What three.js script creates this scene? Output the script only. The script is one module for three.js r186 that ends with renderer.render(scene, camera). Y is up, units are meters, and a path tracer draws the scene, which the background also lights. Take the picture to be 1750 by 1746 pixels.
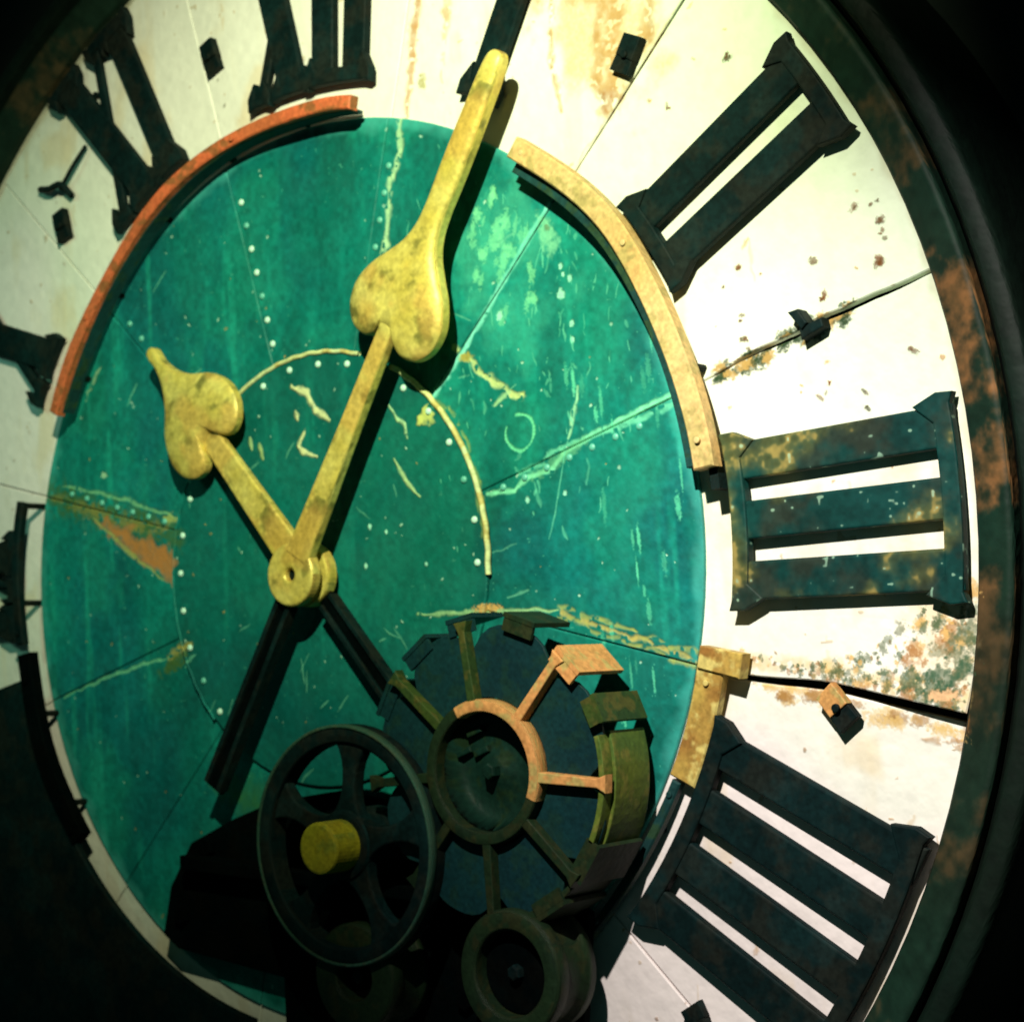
import * as THREE from 'three';
import { mergeVertices } from 'three/addons/utils/BufferGeometryUtils.js';

// ---------------------------------------------------------------- camera, light, exposure
// The dial lies in the plane z = 0 round the origin, twelve o'clock towards +y; the opening of the rim has a radius of 1 m.
const scene = new THREE.Scene();
const camera = new THREE.PerspectiveCamera(30.2383, 1024 / 1021, 0.05, 40);
{
  const right = new THREE.Vector3(0.78122, -0.05371, -0.62194), up = new THREE.Vector3(0.09719, 0.99461, 0.03619), back = new THREE.Vector3(0.61664, -0.08872, 0.78223);
  camera.quaternion.setFromRotationMatrix(new THREE.Matrix4().makeBasis(right, up, back));
  camera.position.set(1.87408, -0.17143, 1.93838);
}
camera.focus = 1.9; camera.userData.fStop = 7;                            // a soft snapshot, focused a little short of the dial
scene.add(camera);
scene.background = new THREE.Color().setRGB(0.0085, 0.027, 0.0235);      // the dim green room round the clock
function spot(name, color, candela, from, to, degrees, size) {
  const l = new THREE.SpotLight(new THREE.Color().setRGB(...color), candela); l.name = name;
  l.position.set(...from); l.target.position.set(...to); l.angle = THREE.MathUtils.degToRad(degrees); l.penumbra = 1; l.shadow.radius = size; l.castShadow = true;
  scene.add(l, l.target);
}
spot('spot_lamp', [0.94, 1, 0.64], 22, [1.15, 1.0, 1.45], [0.17, 0.45, 0], 27.5, 0.7);           // the lamp up on the right, aimed at the upper dial
spot('spot_lamp_001', [1, 0.95, 0.87], 22, [1.15, 1.0, 1.45], [0.96, -0.32, 0], 24.5, 0.7);     // second cone added at the same spot to brighten the three and the four
spot('green_fill', [0.3, 1, 0.66], 2.3, [-0.9, 1.1, 1.7], [-0.72, 0.25, 0], 20, 8);            // added green fill from high on the left, not a known lamp
const renderer = new THREE.WebGLRenderer({ antialias: true });
renderer.toneMapping = THREE.LinearToneMapping;
renderer.toneMappingExposure = 1;
renderer.shadowMap.enabled = true;

// ---------------------------------------------------------------- helpers
const D = Math.PI / 180;
function rng(seed) { let a = seed >>> 0; return () => { a = (a + 0x6D2B79F5) | 0; let t = Math.imul(a ^ (a >>> 15), 1 | a); t = (t + Math.imul(t ^ (t >>> 7), 61 | t)) ^ t; return ((t ^ (t >>> 14)) >>> 0) / 4294967296; }; }
const lerp = (a, b, t) => a + (b - a) * t, sat = (x) => Math.min(1, Math.max(0, x)), smooth = (a, b, x) => { const t = sat((x - a) / (b - a)); return t * t * (3 - 2 * t); };
function hash(x, y, s) { let h = Math.imul(x, 374761393) ^ Math.imul(y, 668265263) ^ Math.imul(s, 974634777); h = Math.imul(h ^ (h >>> 13), 1274126177); return ((h ^ (h >>> 16)) >>> 0) / 4294967296; }
function vnoise(x, y, s, wrap = 0) {
  let x0 = Math.floor(x), y0 = Math.floor(y); const fx = x - x0, fy = y - y0, u = fx * fx * (3 - 2 * fx), v = fy * fy * (3 - 2 * fy);
  let x1 = x0 + 1, y1 = y0 + 1;
  if (wrap) { x0 = ((x0 % wrap) + wrap) % wrap; x1 = ((x1 % wrap) + wrap) % wrap; y0 = ((y0 % wrap) + wrap) % wrap; y1 = ((y1 % wrap) + wrap) % wrap; }
  return lerp(lerp(hash(x0, y0, s), hash(x1, y0, s), u), lerp(hash(x0, y1, s), hash(x1, y1, s), u), v);
}
function fbm(x, y, s, oct = 4, wrap = 0) { let a = 0.5, t = 0, n = 0; for (let i = 0; i < oct; i++) { t += a * vnoise(x, y, s + i * 17, wrap); n += a; a *= 0.5; x *= 2; y *= 2; wrap *= 2; } return t / n; }

// A painted sheet: linear colours on a square of the given side, centred on the origin of x and y.
class Sheet {
  constructor(n, side, fn) {
    this.n = n; this.side = side; this.c = new Float32Array(n * n * 3);
    for (let j = 0; j < n; j++) for (let i = 0; i < n; i++) { const k = (j * n + i) * 3, q = fn(((i + 0.5) / n - 0.5) * side, ((j + 0.5) / n - 0.5) * side, i / n, j / n); this.c[k] = q[0]; this.c[k + 1] = q[1]; this.c[k + 2] = q[2]; }
  }
  each(x0, x1, y0, y1, fn) {
    const n = this.n, s = this.side, a = (x) => Math.max(0, Math.min(n - 1, Math.floor((x / s + 0.5) * n)));
    for (let j = a(y0); j <= a(y1); j++) for (let i = a(x0); i <= a(x1); i++) {
      const x = ((i + 0.5) / n - 0.5) * s, y = ((j + 0.5) / n - 0.5) * s, r = fn(x, y); if (!r || r[3] <= 0) continue;
      const k = (j * n + i) * 3, t = Math.min(1, r[3]); for (let c = 0; c < 3; c++) this.c[k + c] = lerp(this.c[k + c], r[c], t);
    }
  }
  stroke(pts, w, col, alpha = 1, rough = 0.5, seed = 1, taper = pts.length < 5) {   // a scratch or a crack: uneven in width, broken here and there
    for (let q = 0; q + 1 < pts.length; q++) {
      const [ax, ay] = pts[q], [bx, by] = pts[q + 1], m = w * 3 + 0.006, dx = bx - ax, dy = by - ay, l2 = dx * dx + dy * dy || 1e-9;
      this.each(Math.min(ax, bx) - m, Math.max(ax, bx) + m, Math.min(ay, by) - m, Math.max(ay, by) + m, (x, y) => {
        const wx = x + (fbm(x * 55, y * 55, seed, 2) - 0.5) * 0.012 * rough, wy = y + (fbm(x * 55 + 9, y * 55 + 4, seed, 2) - 0.5) * 0.012 * rough;
        const t = sat(((wx - ax) * dx + (wy - ay) * dy) / l2), d = Math.hypot(wx - ax - t * dx, wy - ay - t * dy);
        const along = (q + t) / (pts.length - 1), ww = w * (0.35 + 1.2 * fbm(x * 90, y * 90, seed + 3, 3)) * (taper ? 0.35 + 0.75 * Math.sin(Math.PI * (0.08 + 0.84 * along)) : 1), gap = smooth(0.28, 0.45, fbm(x * 130, y * 130, seed + 5, 2) + (1 - rough) * 0.3);
        return [...col, alpha * (0.6 + 0.55 * fbm(x * 200, y * 200, seed + 8, 2)) * gap * (1 - smooth(ww * 0.2, ww * 1.3, d))];
      });
    }
  }
  blob(x0, y0, rx, ry, col, alpha = 1, seed = 1, turn = 0, ragged = 0.7, freq = 1) {
    const m = Math.max(rx, ry) * 1.9, c = Math.cos(turn), s = Math.sin(turn), f = freq * 2.2 / Math.max(0.004, Math.min(rx, ry));
    this.each(x0 - m, x0 + m, y0 - m, y0 + m, (x, y) => {
      const u = ((x - x0) * c + (y - y0) * s) / rx, v = (-(x - x0) * s + (y - y0) * c) / ry, d = Math.hypot(u, v) + (fbm(x * f, y * f, seed, 5) - 0.5) * 2 * ragged;
      return [...col, alpha * (0.7 + 0.5 * fbm(x * 260, y * 260, seed + 2, 2)) * (1 - smooth(0.5, 1.1, d))];
    });
  }
  poly(pts, col, alpha = 1, seed = 1, soft = 0.006) {
    const xs = pts.map((p) => p[0]), ys = pts.map((p) => p[1]);
    this.each(Math.min(...xs) - 0.02, Math.max(...xs) + 0.02, Math.min(...ys) - 0.02, Math.max(...ys) + 0.02, (x0, y0) => {
      const x = x0 + (fbm(x0 * 60, y0 * 60, seed, 3) - 0.5) * 0.03, y = y0 + (fbm(x0 * 60 + 5, y0 * 60 + 8, seed, 3) - 0.5) * 0.03;
      let inn = false, d = 9;
      for (let i = 0, j = pts.length - 1; i < pts.length; j = i++) {
        const [ax, ay] = pts[i], [bx, by] = pts[j];
        if ((ay > y) !== (by > y) && x < ((bx - ax) * (y - ay)) / (by - ay) + ax) inn = !inn;
        const dx = bx - ax, dy = by - ay, t = sat(((x - ax) * dx + (y - ay) * dy) / (dx * dx + dy * dy)); d = Math.min(d, Math.hypot(x - ax - t * dx, y - ay - t * dy));
      }
      return [...col, alpha * (inn ? 0.6 + 0.4 * smooth(0, soft, d) : 1 - smooth(0, soft, d) - 0.4) * (0.65 + 0.7 * fbm(x0 * 90, y0 * 90, seed + 9, 3))];
    });
  }
  texture() {
    const n = this.n, data = new Uint8Array(n * n * 4);
    for (let i = 0; i < n * n; i++) { for (let c = 0; c < 3; c++) { const v = sat(this.c[i * 3 + c]); data[i * 4 + c] = Math.round(255 * (v <= 0.0031308 ? v * 12.92 : 1.055 * Math.pow(v, 1 / 2.4) - 0.055)); } data[i * 4 + 3] = 255; }
    const t = new THREE.DataTexture(data, n, n); t.colorSpace = THREE.SRGBColorSpace; return this.#finish(t);
  }
  relief(k, seed) {   // paint thickness: pale or rusty flaws stand a little off the sheet, with grain
    const n = this.n, data = new Uint8Array(n * n * 4);
    for (let j = 0; j < n; j++) for (let i = 0; i < n; i++) { const q = j * n + i, l = this.c[q * 3] * 0.9 + this.c[q * 3 + 1] * 0.4 + this.c[q * 3 + 2] * 0.2; const v = Math.round(255 * sat(k * l + 0.3 * fbm(i * 0.09, j * 0.09, seed, 3))); data[q * 4] = data[q * 4 + 1] = data[q * 4 + 2] = v; data[q * 4 + 3] = 255; }
    return this.#finish(new THREE.DataTexture(data, n, n));
  }
  grey() {
    const n = this.n, data = new Uint8Array(n * n * 4);
    for (let i = 0; i < n * n; i++) { for (let c = 0; c < 3; c++) data[i * 4 + c] = Math.round(255 * sat(this.c[i * 3 + c])); data[i * 4 + 3] = 255; }
    return this.#finish(new THREE.DataTexture(data, n, n));
  }
  #finish(t) { t.magFilter = THREE.LinearFilter; t.minFilter = THREE.LinearMipmapLinearFilter; t.generateMipmaps = true; t.wrapS = t.wrapT = THREE.RepeatWrapping; t.repeat.set(1 / this.side, 1 / this.side); t.offset.set(0.5, 0.5); t.needsUpdate = true; return t; }
}
const mix3 = (a, b, t) => [lerp(a[0], b[0], t), lerp(a[1], b[1], t), lerp(a[2], b[2], t)], mul3 = (a, k) => [a[0] * k, a[1] * k, a[2] * k];
const clockwise = (deg, r) => [r * Math.sin(deg * D), r * Math.cos(deg * D)];

// ---------------------------------------------------------------- materials
const PALE = [0.42, 0.72, 0.55], AQUA = [0.2, 0.72, 0.6], CREAM = [0.66, 0.72, 0.36], OCHRE = [0.4, 0.27, 0.05], RUST = [0.44, 0.13, 0.03], BROWN = [0.2, 0.09, 0.025], MOSS = [0.03, 0.09, 0.03];
const teal = new Sheet(2048, 1.36, (x, y) => {
  const a = fbm(x * 3 + 7, y * 3, 11, 4), b = fbm(x * 14, y * 7, 23, 4), st = fbm(x * 46, y * 5, 31, 3), g = fbm(x * 120, y * 120, 41, 2), sp = vnoise(x * 210, y * 210, 47);
  let c = mix3([0.004, 0.2, 0.15], [0.012, 0.34, 0.27], sat(a * 1.5 - 0.25));
  c = mix3(c, [0.006, 0.17, 0.2], 0.55 * smooth(0.5, 0.72, fbm(x * 4.2, y * 4.2 + 3, 51, 3)));
  c = mul3(c, 0.5 + 0.72 * b + 0.28 * st); c = mix3(c, [0.02, 0.4, 0.26], 0.5 * smooth(0.52, 0.7, fbm(x * 8 + 4, y * 6, 57, 5)));
  c = mix3(c, [0.03, 0.52, 0.36], 0.5 * smooth(0.58, 0.78, st) * smooth(0.35, 0.6, a));
  c = mul3(c, 0.72 + 0.56 * g);
  if (sp > 0.95 && fbm(x * 9, y * 9, 53, 2) > 0.45) c = mix3(c, [0.16, 0.6, 0.4], 0.6);
  const r = Math.hypot(x, y);
  if (r < 0.305) c = mul3(mix3(c, [0.006, 0.17, 0.13], 0.35), 0.85);
  c = [c[0] * 0.35, c[1] * 0.56, c[2] * 0.6];
  const edge = smooth(0.618, 0.64, r + (fbm(x * 30, y * 30, 61, 3) - 0.5) * 0.03);
  return mix3(c, [0.1, 0.62, 0.55], 0.3 * edge);
});
{
  const T = teal, R = rng(5);
  T.stroke([[0.192, 0.635], [0.183, 0.565], [0.168, 0.535], [0.158, 0.495], [0.149, 0.443], [0.12, 0.36]], 0.0062, [0.4, 0.66, 0.36], 0.85, 0.7, 2);
  T.stroke([[0.436, 0.439], [0.395, 0.397], [0.341, 0.34], [0.286, 0.277], [0.223, 0.218]], 0.005, AQUA, 1, 0.25, 3);
  T.stroke([[0.308, 0.074], [0.353, 0.075], [0.378, 0.09], [0.417, 0.097], [0.437, 0.114], [0.48, 0.131], [0.527, 0.144], [0.563, 0.154], [0.612, 0.169]], 0.0048, [0.2, 0.7, 0.42], 0.9, 0.5, 4);
  T.stroke([[0.364, 0.095], [0.433, 0.118], [0.471, 0.128], [0.554, 0.144], [0.611, 0.156]], 0.005, [0.13, 0.55, 0.36], 0.8, 0.8, 5);
  T.blob(0.43, 0.108, 0.06, 0.009, [0.12, 0.4, 0.2], 0.5, 6, 0.42);
  const ring = []; for (let i = 3; i <= 27; i++) ring.push([0.368 + 0.023 * Math.cos(-i * 0.22 + 2.4), 0.15 + 0.024 * Math.sin(-i * 0.22 + 2.4)]);
  T.stroke(ring, 0.0026, [0.14, 0.66, 0.36], 0.75, 0.3, 7);
  T.stroke([[0.466, 0.197], [0.445, 0.132]], 0.0034, [0.3, 0.68, 0.4], 0.9, 0.6, 8); T.stroke([[0.445, 0.132], [0.424, 0.058], [0.406, 0.007]], 0.0016, [0.1, 0.5, 0.35], 0.7, 0.2, 9);
  T.stroke([[0.262, 0.275], [0.285, 0.26], [0.314, 0.234], [0.357, 0.204], [0.372, 0.196]], 0.005, [0.55, 0.68, 0.26], 0.95, 1, 10); T.stroke([[0.326, 0.193], [0.356, 0.207]], 0.0045, [0.35, 0.65, 0.33], 0.85, 0.7, 11);
  T.blob(0.283, 0.262, 0.012, 0.008, [0.34, 0.3, 0.06], 0.9, 12);
  T.stroke([[-0.04, 0.267], [-0.011, 0.253], [0.005, 0.227], [0.033, 0.209]], 0.0062, CREAM, 1, 0.35, 13);
  T.stroke([[-0.017, 0.2], [-0.03, 0.177], [-0.022, 0.17], [0.005, 0.16]], 0.0046, CREAM, 0.95, 0.4, 14);
  T.stroke([[-0.034, 0.228], [-0.03, 0.216]], 0.0055, CREAM, 0.95, 0.2, 15); T.stroke([[-0.13, 0.202], [-0.126, 0.184]], 0.0042, [0.4, 0.6, 0.25], 0.9, 0.3, 16); T.stroke([[-0.111, 0.191], [-0.104, 0.168]], 0.0048, [0.4, 0.55, 0.2], 0.85, 0.3, 17);
  T.stroke([[0.151, 0.139], [0.17, 0.108], [0.195, 0.082]], 0.0034, [0.42, 0.62, 0.28], 0.9, 0.3, 18); T.stroke([[0.147, 0.213], [0.16, 0.191], [0.173, 0.185], [0.177, 0.165]], 0.0036, [0.4, 0.66, 0.34], 0.9, 0.4, 19);
  T.poly([[0.214, 0.206], [0.2, 0.187], [0.227, 0.174]], [0.55, 0.62, 0.16], 0.9, 20, 0.004);
  T.stroke([[0.225, 0.21], [0.25, 0.2], [0.275, 0.15], [0.293, 0.09], [0.302, 0.02]], 0.0045, [0.3, 0.42, 0.1], 0.5, 1, 21);
  for (const [x, y, s] of [[0.34, 0.463, 1.5], [0.312, 0.425, 1], [0.347, 0.418, 1.7], [0.386, 0.414, 1], [0.33, 0.389, 1.5], [0.349, 0.374, 1.9], [0.392, 0.355, 0.9], [0.395, 0.331, 1.3], [0.344, 0.308, 0.9], [0.32, 0.445, 1], [0.36, 0.44, 1.2], [0.37, 0.39, 1.2], [0.31, 0.37, 1]])
    for (let k = 0; k < 3; k++) T.blob(x + (R() - 0.5) * 0.022, y + (R() - 0.5) * 0.026, 0.003 + 0.005 * R() * s, 0.006 + 0.009 * R() * s, [0.2, 0.66, 0.34], 0.5 + 0.25 * R(), 30 + k, -0.25, 0.75);
  T.blob(0.352, 0.4, 0.065, 0.085, [0.07, 0.5, 0.34], 0.35, 44, -0.2, 1, 0.5); T.blob(0.4, 0.3, 0.08, 0.06, [0.05, 0.5, 0.36], 0.3, 45, 0, 1, 0.5);
  for (const [x, y, r] of [[0.449, 0.356, 0.004], [0.462, 0.338, 0.0045], [0.447, 0.32, 0.0068], [0.461, 0.279, 0.0045], [0.461, 0.258, 0.004], [0.344, 0.308, 0.0065], [0.452, 0.345, 0.003], [0.375, 0.06, 0.004], [0.436, 0.063, 0.0035], [0.1, 0.05, 0.004], [0.089, -0.004, 0.004], [0.13, 0.04, 0.003], [-0.02, 0.07, 0.004], [0.2, -0.01, 0.003]]) T.blob(x, y, r, r * 1.25, [0.34, 0.78, 0.6], 0.9, Math.round(x * 900), 0, 0.35);
  T.blob(0.429, 0.402, 0.016, 0.03, [0.2, 0.6, 0.36], 0.7, 46, 0.3, 0.6); T.blob(0.43, 0.41, 0.005, 0.006, [0.1, 0.2, 0.1], 0.8, 47);
  for (let k = 0; k < 26; k++) { const a = 60 + R() * 55, r = 0.48 + R() * 0.15, [x, y] = clockwise(a, r); T.blob(x, y, 0.002 + 0.003 * R(), 0.008 + 0.02 * R(), [0.1, 0.6, 0.36], 0.55 * R() + 0.2, 60 + k, 0.05, 0.6); }
  for (let k = 0; k < 260; k++) { const a = R() * 360, r = Math.sqrt(R()) * 0.63, [x, y] = clockwise(a, r), q = 0.0011 + 0.0021 * R() * R(); T.blob(x, y, q, q * (1 + R()), R() < 0.75 ? PALE : OCHRE, 0.35 + 0.5 * R(), 100 + k, R() * 3, 0.4); }
  for (let k = 0; k < 46; k++) { const a = R() * 360, r = 0.1 + R() * 0.5, [x, y] = clockwise(a, r), t = R() * 6, l = 0.01 + 0.035 * R(); T.stroke([[x, y], [x + l * Math.cos(t), y + l * Math.sin(t)]], 0.0013 + 0.001 * R(), [0.16, 0.55, 0.36], 0.3 + 0.3 * R(), 0.4, 400 + k); }
  for (let k = 0; k < 150; k++) { const x = 0.42 + (R() + R() - 1) * 0.26, y = 0.3 + (R() + R() - 1) * 0.32, l = 0.006 + 0.03 * R() * R(), t = 1.57 + (R() - 0.5) * 0.9; if (Math.hypot(x, y) < 0.62) T.stroke([[x, y], [x + l * Math.cos(t), y + l * Math.sin(t)]], 0.0012 + 0.003 * R() * R(), [0.12, 0.58, 0.38], 0.25 + 0.4 * R(), 0.8, 1200 + k); }
  // rust and dirt down the seam on the left
  T.stroke([[-0.66, 0.19], [-0.558, 0.152], [-0.458, 0.122], [-0.376, 0.096], [-0.303, 0.07]], 0.03, [0.05, 0.12, 0.03], 0.75, 1, 70);
  T.stroke([[-0.6, 0.165], [-0.5, 0.13], [-0.4, 0.1], [-0.33, 0.09]], 0.013, [0.2, 0.2, 0.05], 0.8, 1, 71);
  T.poly([[-0.501, 0.12], [-0.431, 0.099], [-0.363, 0.075], [-0.307, 0.043], [-0.309, -0.001], [-0.339, 0.014], [-0.405, 0.051], [-0.446, 0.082]], [0.4, 0.17, 0.05], 1, 72, 0.008);
  T.stroke([[-0.501, 0.12], [-0.446, 0.08], [-0.405, 0.049], [-0.339, 0.01]], 0.004, [0.3, 0.35, 0.1], 0.8, 0.6, 73);
  T.stroke([[-0.571, 0.179], [-0.435, 0.146], [-0.301, 0.1]], 0.0035, [0.2, 0.5, 0.25], 0.8, 0.6, 74); T.stroke([[-0.33, 0.104], [-0.303, 0.098]], 0.009, [0.4, 0.45, 0.12], 0.8, 0.7, 75);
  T.stroke([[-0.279, -0.092], [-0.333, -0.109]], 0.01, [0.34, 0.3, 0.07], 0.9, 0.9, 76); T.stroke([[-0.333, -0.109], [-0.457, -0.128], [-0.588, -0.16]], 0.0036, [0.16, 0.52, 0.28], 0.8, 0.6, 77);
  T.blob(-0.32, -0.12, 0.04, 0.012, [0.06, 0.12, 0.02], 0.8, 78, 0.35);
  T.stroke([[-0.51, 0.31], [-0.47, 0.36]], 0.004, [0.3, 0.55, 0.3], 0.7, 0.9, 79); T.blob(-0.47, 0.185, 0.008, 0.006, [0.4, 0.66, 0.4], 0.8, 80);
  for (const o of [0, 0.008, -0.008]) T.stroke([[0.418, -0.088 + o], [0.481, -0.111 + o], [0.534, -0.128 + o], [0.584, -0.149 + o], [0.636, -0.168 + o]], 0.004, o ? [0.3, 0.36, 0.09] : [0.5, 0.42, 0.1], 0.75, 1, 81 + o * 1000);
  T.stroke([[0.18, -0.078], [0.242, -0.079], [0.313, -0.081], [0.414, -0.085]], 0.0042, [0.3, 0.55, 0.25], 0.9, 0.6, 85); T.blob(0.302, -0.076, 0.024, 0.007, [0.55, 0.33, 0.1], 0.95, 86);
  T.poly([[-0.2, -0.34], [-0.25, -0.3], [-0.14, -0.3], [-0.12, -0.36]], [0.03, 0.16, 0.05], 0.7, 87, 0.02);
}
const S = [2.44];
const white = new Sheet(2048, 2.44, (x, y) => {
  const r = Math.hypot(x, y), ang = (Math.atan2(x, y) / D + 360) % 360, g = fbm(x * 70, y * 70, 7, 3);
  if (r > 1.002) {                                                           // the rim: dark green paint over rust
    const p = fbm(x * 18, y * 18, 3, 6), n = fbm(x * 5, y * 5, 4, 3), zone = smooth(67, 73, ang) * (1 - smooth(90, 100, ang));
    let c = mul3(mix3([0.005, 0.024, 0.015], [0.008, 0.014, 0.008], n), (0.6 + 0.8 * g) * (r > 1.05 ? 0.4 : 1));
    const t = smooth(0.52 - 0.08 * zone, 0.7 - 0.1 * zone, p * 0.7 + n * 0.35 + (g - 0.5) * 0.12) * (1 - smooth(1.045, 1.06, r)) * (0.25 + 0.75 * zone);
    c = mix3(c, mix3([0.08, 0.05, 0.02], [0.22, 0.1, 0.035], sat(g * 1.6 - 0.3)), 0.9 * t);
    return c;
  }
  const a = fbm(x * 2.4, y * 2.4, 15, 4), b = fbm(x * 11, y * 11, 16, 4), dr = fbm(x * 24, y * 3.2, 17, 4);
  let c = mix3([0.7, 0.71, 0.6], [0.78, 0.77, 0.7], a);
  c = mix3(c, [0.8, 0.7, 0.7], 0.8 * smooth(0.46, 0.62, fbm(x * 1.9 + 3.3, y * 1.9 + 1.1, 19, 2)));
  c = mix3(c, [0.66, 0.5, 0.26], 0.4 * smooth(0.55, 0.75, b) * smooth(0.4, 0.6, dr));
  c = mix3(c, [0.7, 0.56, 0.34], 0.25 * smooth(0.6, 0.8, dr));
  c = mix3(c, [0.6, 0.72, 0.52], 0.75 * smooth(33, 46, ang) * (1 - smooth(76, 92, ang)) * smooth(0.7, 0.95, r));  // green cast of the dim upper right painted into the enamel
  if (vnoise(x * 95, y * 95, 21) > 0.955) c = mix3(c, [0.42, 0.26, 0.08], 0.45 * smooth(0.45, 0.6, fbm(x * 8, y * 8, 22, 2)));
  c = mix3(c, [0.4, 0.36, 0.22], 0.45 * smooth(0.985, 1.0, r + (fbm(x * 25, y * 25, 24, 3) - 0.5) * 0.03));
  return mul3(c, 0.93 + 0.14 * g);
});
{
  const W = white, R = rng(9);
  // rust runs between twelve and two
  W.stroke([[0.57, 0.76], [0.553, 0.66], [0.545, 0.62], [0.548, 0.575], [0.535, 0.545]], 0.018, [0.34, 0.15, 0.04], 0.85, 1, 2);
  W.stroke([[0.535, 0.7], [0.526, 0.643], [0.522, 0.583], [0.53, 0.55]], 0.011, [0.28, 0.12, 0.03], 0.85, 1, 3);
  W.stroke([[0.61, 0.68], [0.597, 0.624], [0.578, 0.6]], 0.012, [0.34, 0.17, 0.05], 0.8, 1, 4); W.stroke([[0.46, 0.73], [0.45, 0.666], [0.452, 0.62], [0.46, 0.56]], 0.006, [0.34, 0.2, 0.07], 0.7, 1, 5);
  W.blob(0.545, 0.63, 0.07, 0.09, [0.52, 0.34, 0.14], 0.6, 6, 0.2, 1.1, 0.6); W.blob(0.52, 0.72, 0.1, 0.06, [0.46, 0.27, 0.1], 0.65, 7, 0.2, 1.1, 0.6);
  W.stroke([[0.237, 0.84], [0.218, 0.74], [0.209, 0.692], [0.193, 0.613]], 0.009, [0.48, 0.24, 0.08], 0.8, 0.8, 8); W.stroke([[0.3, 0.84], [0.275, 0.74], [0.27, 0.69]], 0.008, [0.5, 0.32, 0.14], 0.6, 0.9, 9); W.blob(0.225, 0.655, 0.008, 0.014, [0.35, 0.3, 0.08], 0.8, 10);
  const sp = [0.714, 0.569, 0.625, 0.527, 0.868, 0.349, 0.901, 0.332, 0.897, 0.282, 0.711, 0.309, 0.814, 0.294, 0.844, 0.483, 0.822, 0.253, 0.71, 0.245, 0.712, 0.212, 0.785, 0.225, 0.929, 0.179, 0.814, 0.138, 0.87, 0.127, -0.178, 0.762, -0.167, 0.723, 0.891, 0.348, 0.905, 0.318, 0.69, 0.29];
  for (let i = 0; i < sp.length; i += 2) { const many = 1 + Math.floor(7 * R() * R()), far = 0.4 + 1.6 * R(); for (let k = 0; k < many; k++) { const q = 0.0018 + 0.0042 * R() * R(); W.blob(sp[i] + (R() - 0.5) * 0.009 * far, sp[i + 1] + (R() - 0.5) * 0.017 * far, q, q * (1.1 + R()), mul3(mix3(BROWN, mix3(MOSS, RUST, R()), R()), 0.5), 0.6 + 0.4 * R(), 200 + i * 7 + k, R() * 3, 0.7); } }
  for (let k = 0; k < 170; k++) { const [x, y] = clockwise(R() * 360, 0.67 + 0.32 * R()), q = 0.0015 + 0.003 * R() * R(); W.blob(x, y, q, q * (1 + 1.5 * R()), mix3([0.5, 0.25, 0.06], BROWN, R()), 0.35 + 0.5 * R(), 300 + k, R() * 3, 0.6); }
  for (let k = 0; k < 30; k++) { const [x, y] = clockwise(R() * 360, 0.72 + 0.25 * R()), l = 0.03 + 0.06 * R(); W.stroke([[x, y], [x + 0.006 * (R() - 0.5), y - l]], 0.003 + 0.003 * R(), [0.56, 0.38, 0.16], 0.3 + 0.2 * R(), 1, 500 + k); }
  // flaking rust along the seam under the three
  W.blob(0.945, -0.15, 0.05, 0.06, [0.7, 0.52, 0.25], 0.45, 700, 0.2, 1.1, 0.6); W.stroke([[0.66, -0.163], [0.8, -0.178], [0.9, -0.203], [0.97, -0.22]], 0.013, [0.66, 0.48, 0.18], 0.6, 1, 701, false);
  for (let k = 0; k < 230; k++) {
    const r = 0.67 + 0.325 * Math.pow(R(), 0.55), up = (1 + 7 * smooth(0.78, 1, r)) * Math.pow(R(), 1.7), [x, y] = clockwise(103.5 - up, r), q = 0.0015 + 0.0085 * R() * R() * (0.4 + smooth(0.75, 0.98, r));
    W.blob(x, y, q * (1 + R()), q, R() < 0.5 ? mix3([0.04, 0.1, 0.045], [0.1, 0.12, 0.05], R()) : R() < 0.5 ? [0.6, 0.37, 0.12] : [0.34, 0.16, 0.05], 0.5 + 0.4 * R(), 600 + k, R() * 3, 0.9);
  }
  W.blob(0.948, -0.197, 0.034, 0.02, [0.035, 0.09, 0.045], 0.9, 902, 0.6, 1.2); W.blob(0.905, -0.193, 0.022, 0.012, [0.045, 0.1, 0.05], 0.85, 903, 0, 1.2); W.blob(0.973, -0.15, 0.012, 0.035, [0.05, 0.1, 0.05], 0.75, 904, 0, 1.2); W.blob(0.945, -0.215, 0.022, 0.008, [0.7, 0.42, 0.22], 0.9, 905);
  for (let k = 0; k < 34; k++) { const r = 0.7 + 0.3 * R(), [x, y] = clockwise(104.9 + 1.6 * R() * R(), r), q = 0.004 + 0.007 * R(); W.blob(x, y, q * 1.8, q, R() < 0.6 ? [0.66, 0.45, 0.16] : [0.35, 0.18, 0.05], 0.7, 720 + k, -0.2, 0.8); }
  W.stroke([[0.97, -0.235], [0.963, -0.262]], 0.01, [0.35, 0.14, 0.04], 0.9, 0.8, 790); W.stroke([[0.905, -0.262], [0.96, -0.268]], 0.005, [0.4, 0.2, 0.06], 0.8, 0.7, 791);
  for (let k = 0; k < 70; k++) { const [x, y] = clockwise(74.9 + (R() - 0.5) * 1.5, 0.69 + 0.2 * R()), q = 0.002 + 0.006 * R(); W.blob(x, y, q * 1.6, q, R() < 0.75 ? [0.015, 0.04, 0.015] : [0.4, 0.25, 0.08], 0.85, 800 + k, 0.4, 0.9); }
  W.stroke([[0.476, 0.476], [0.56, 0.566], [0.7, 0.7]], 0.003, [0.5, 0.42, 0.25], 0.5, 0.8, 850);
}
const tile = (n, side, fn) => new Sheet(n, side, fn);
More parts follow.
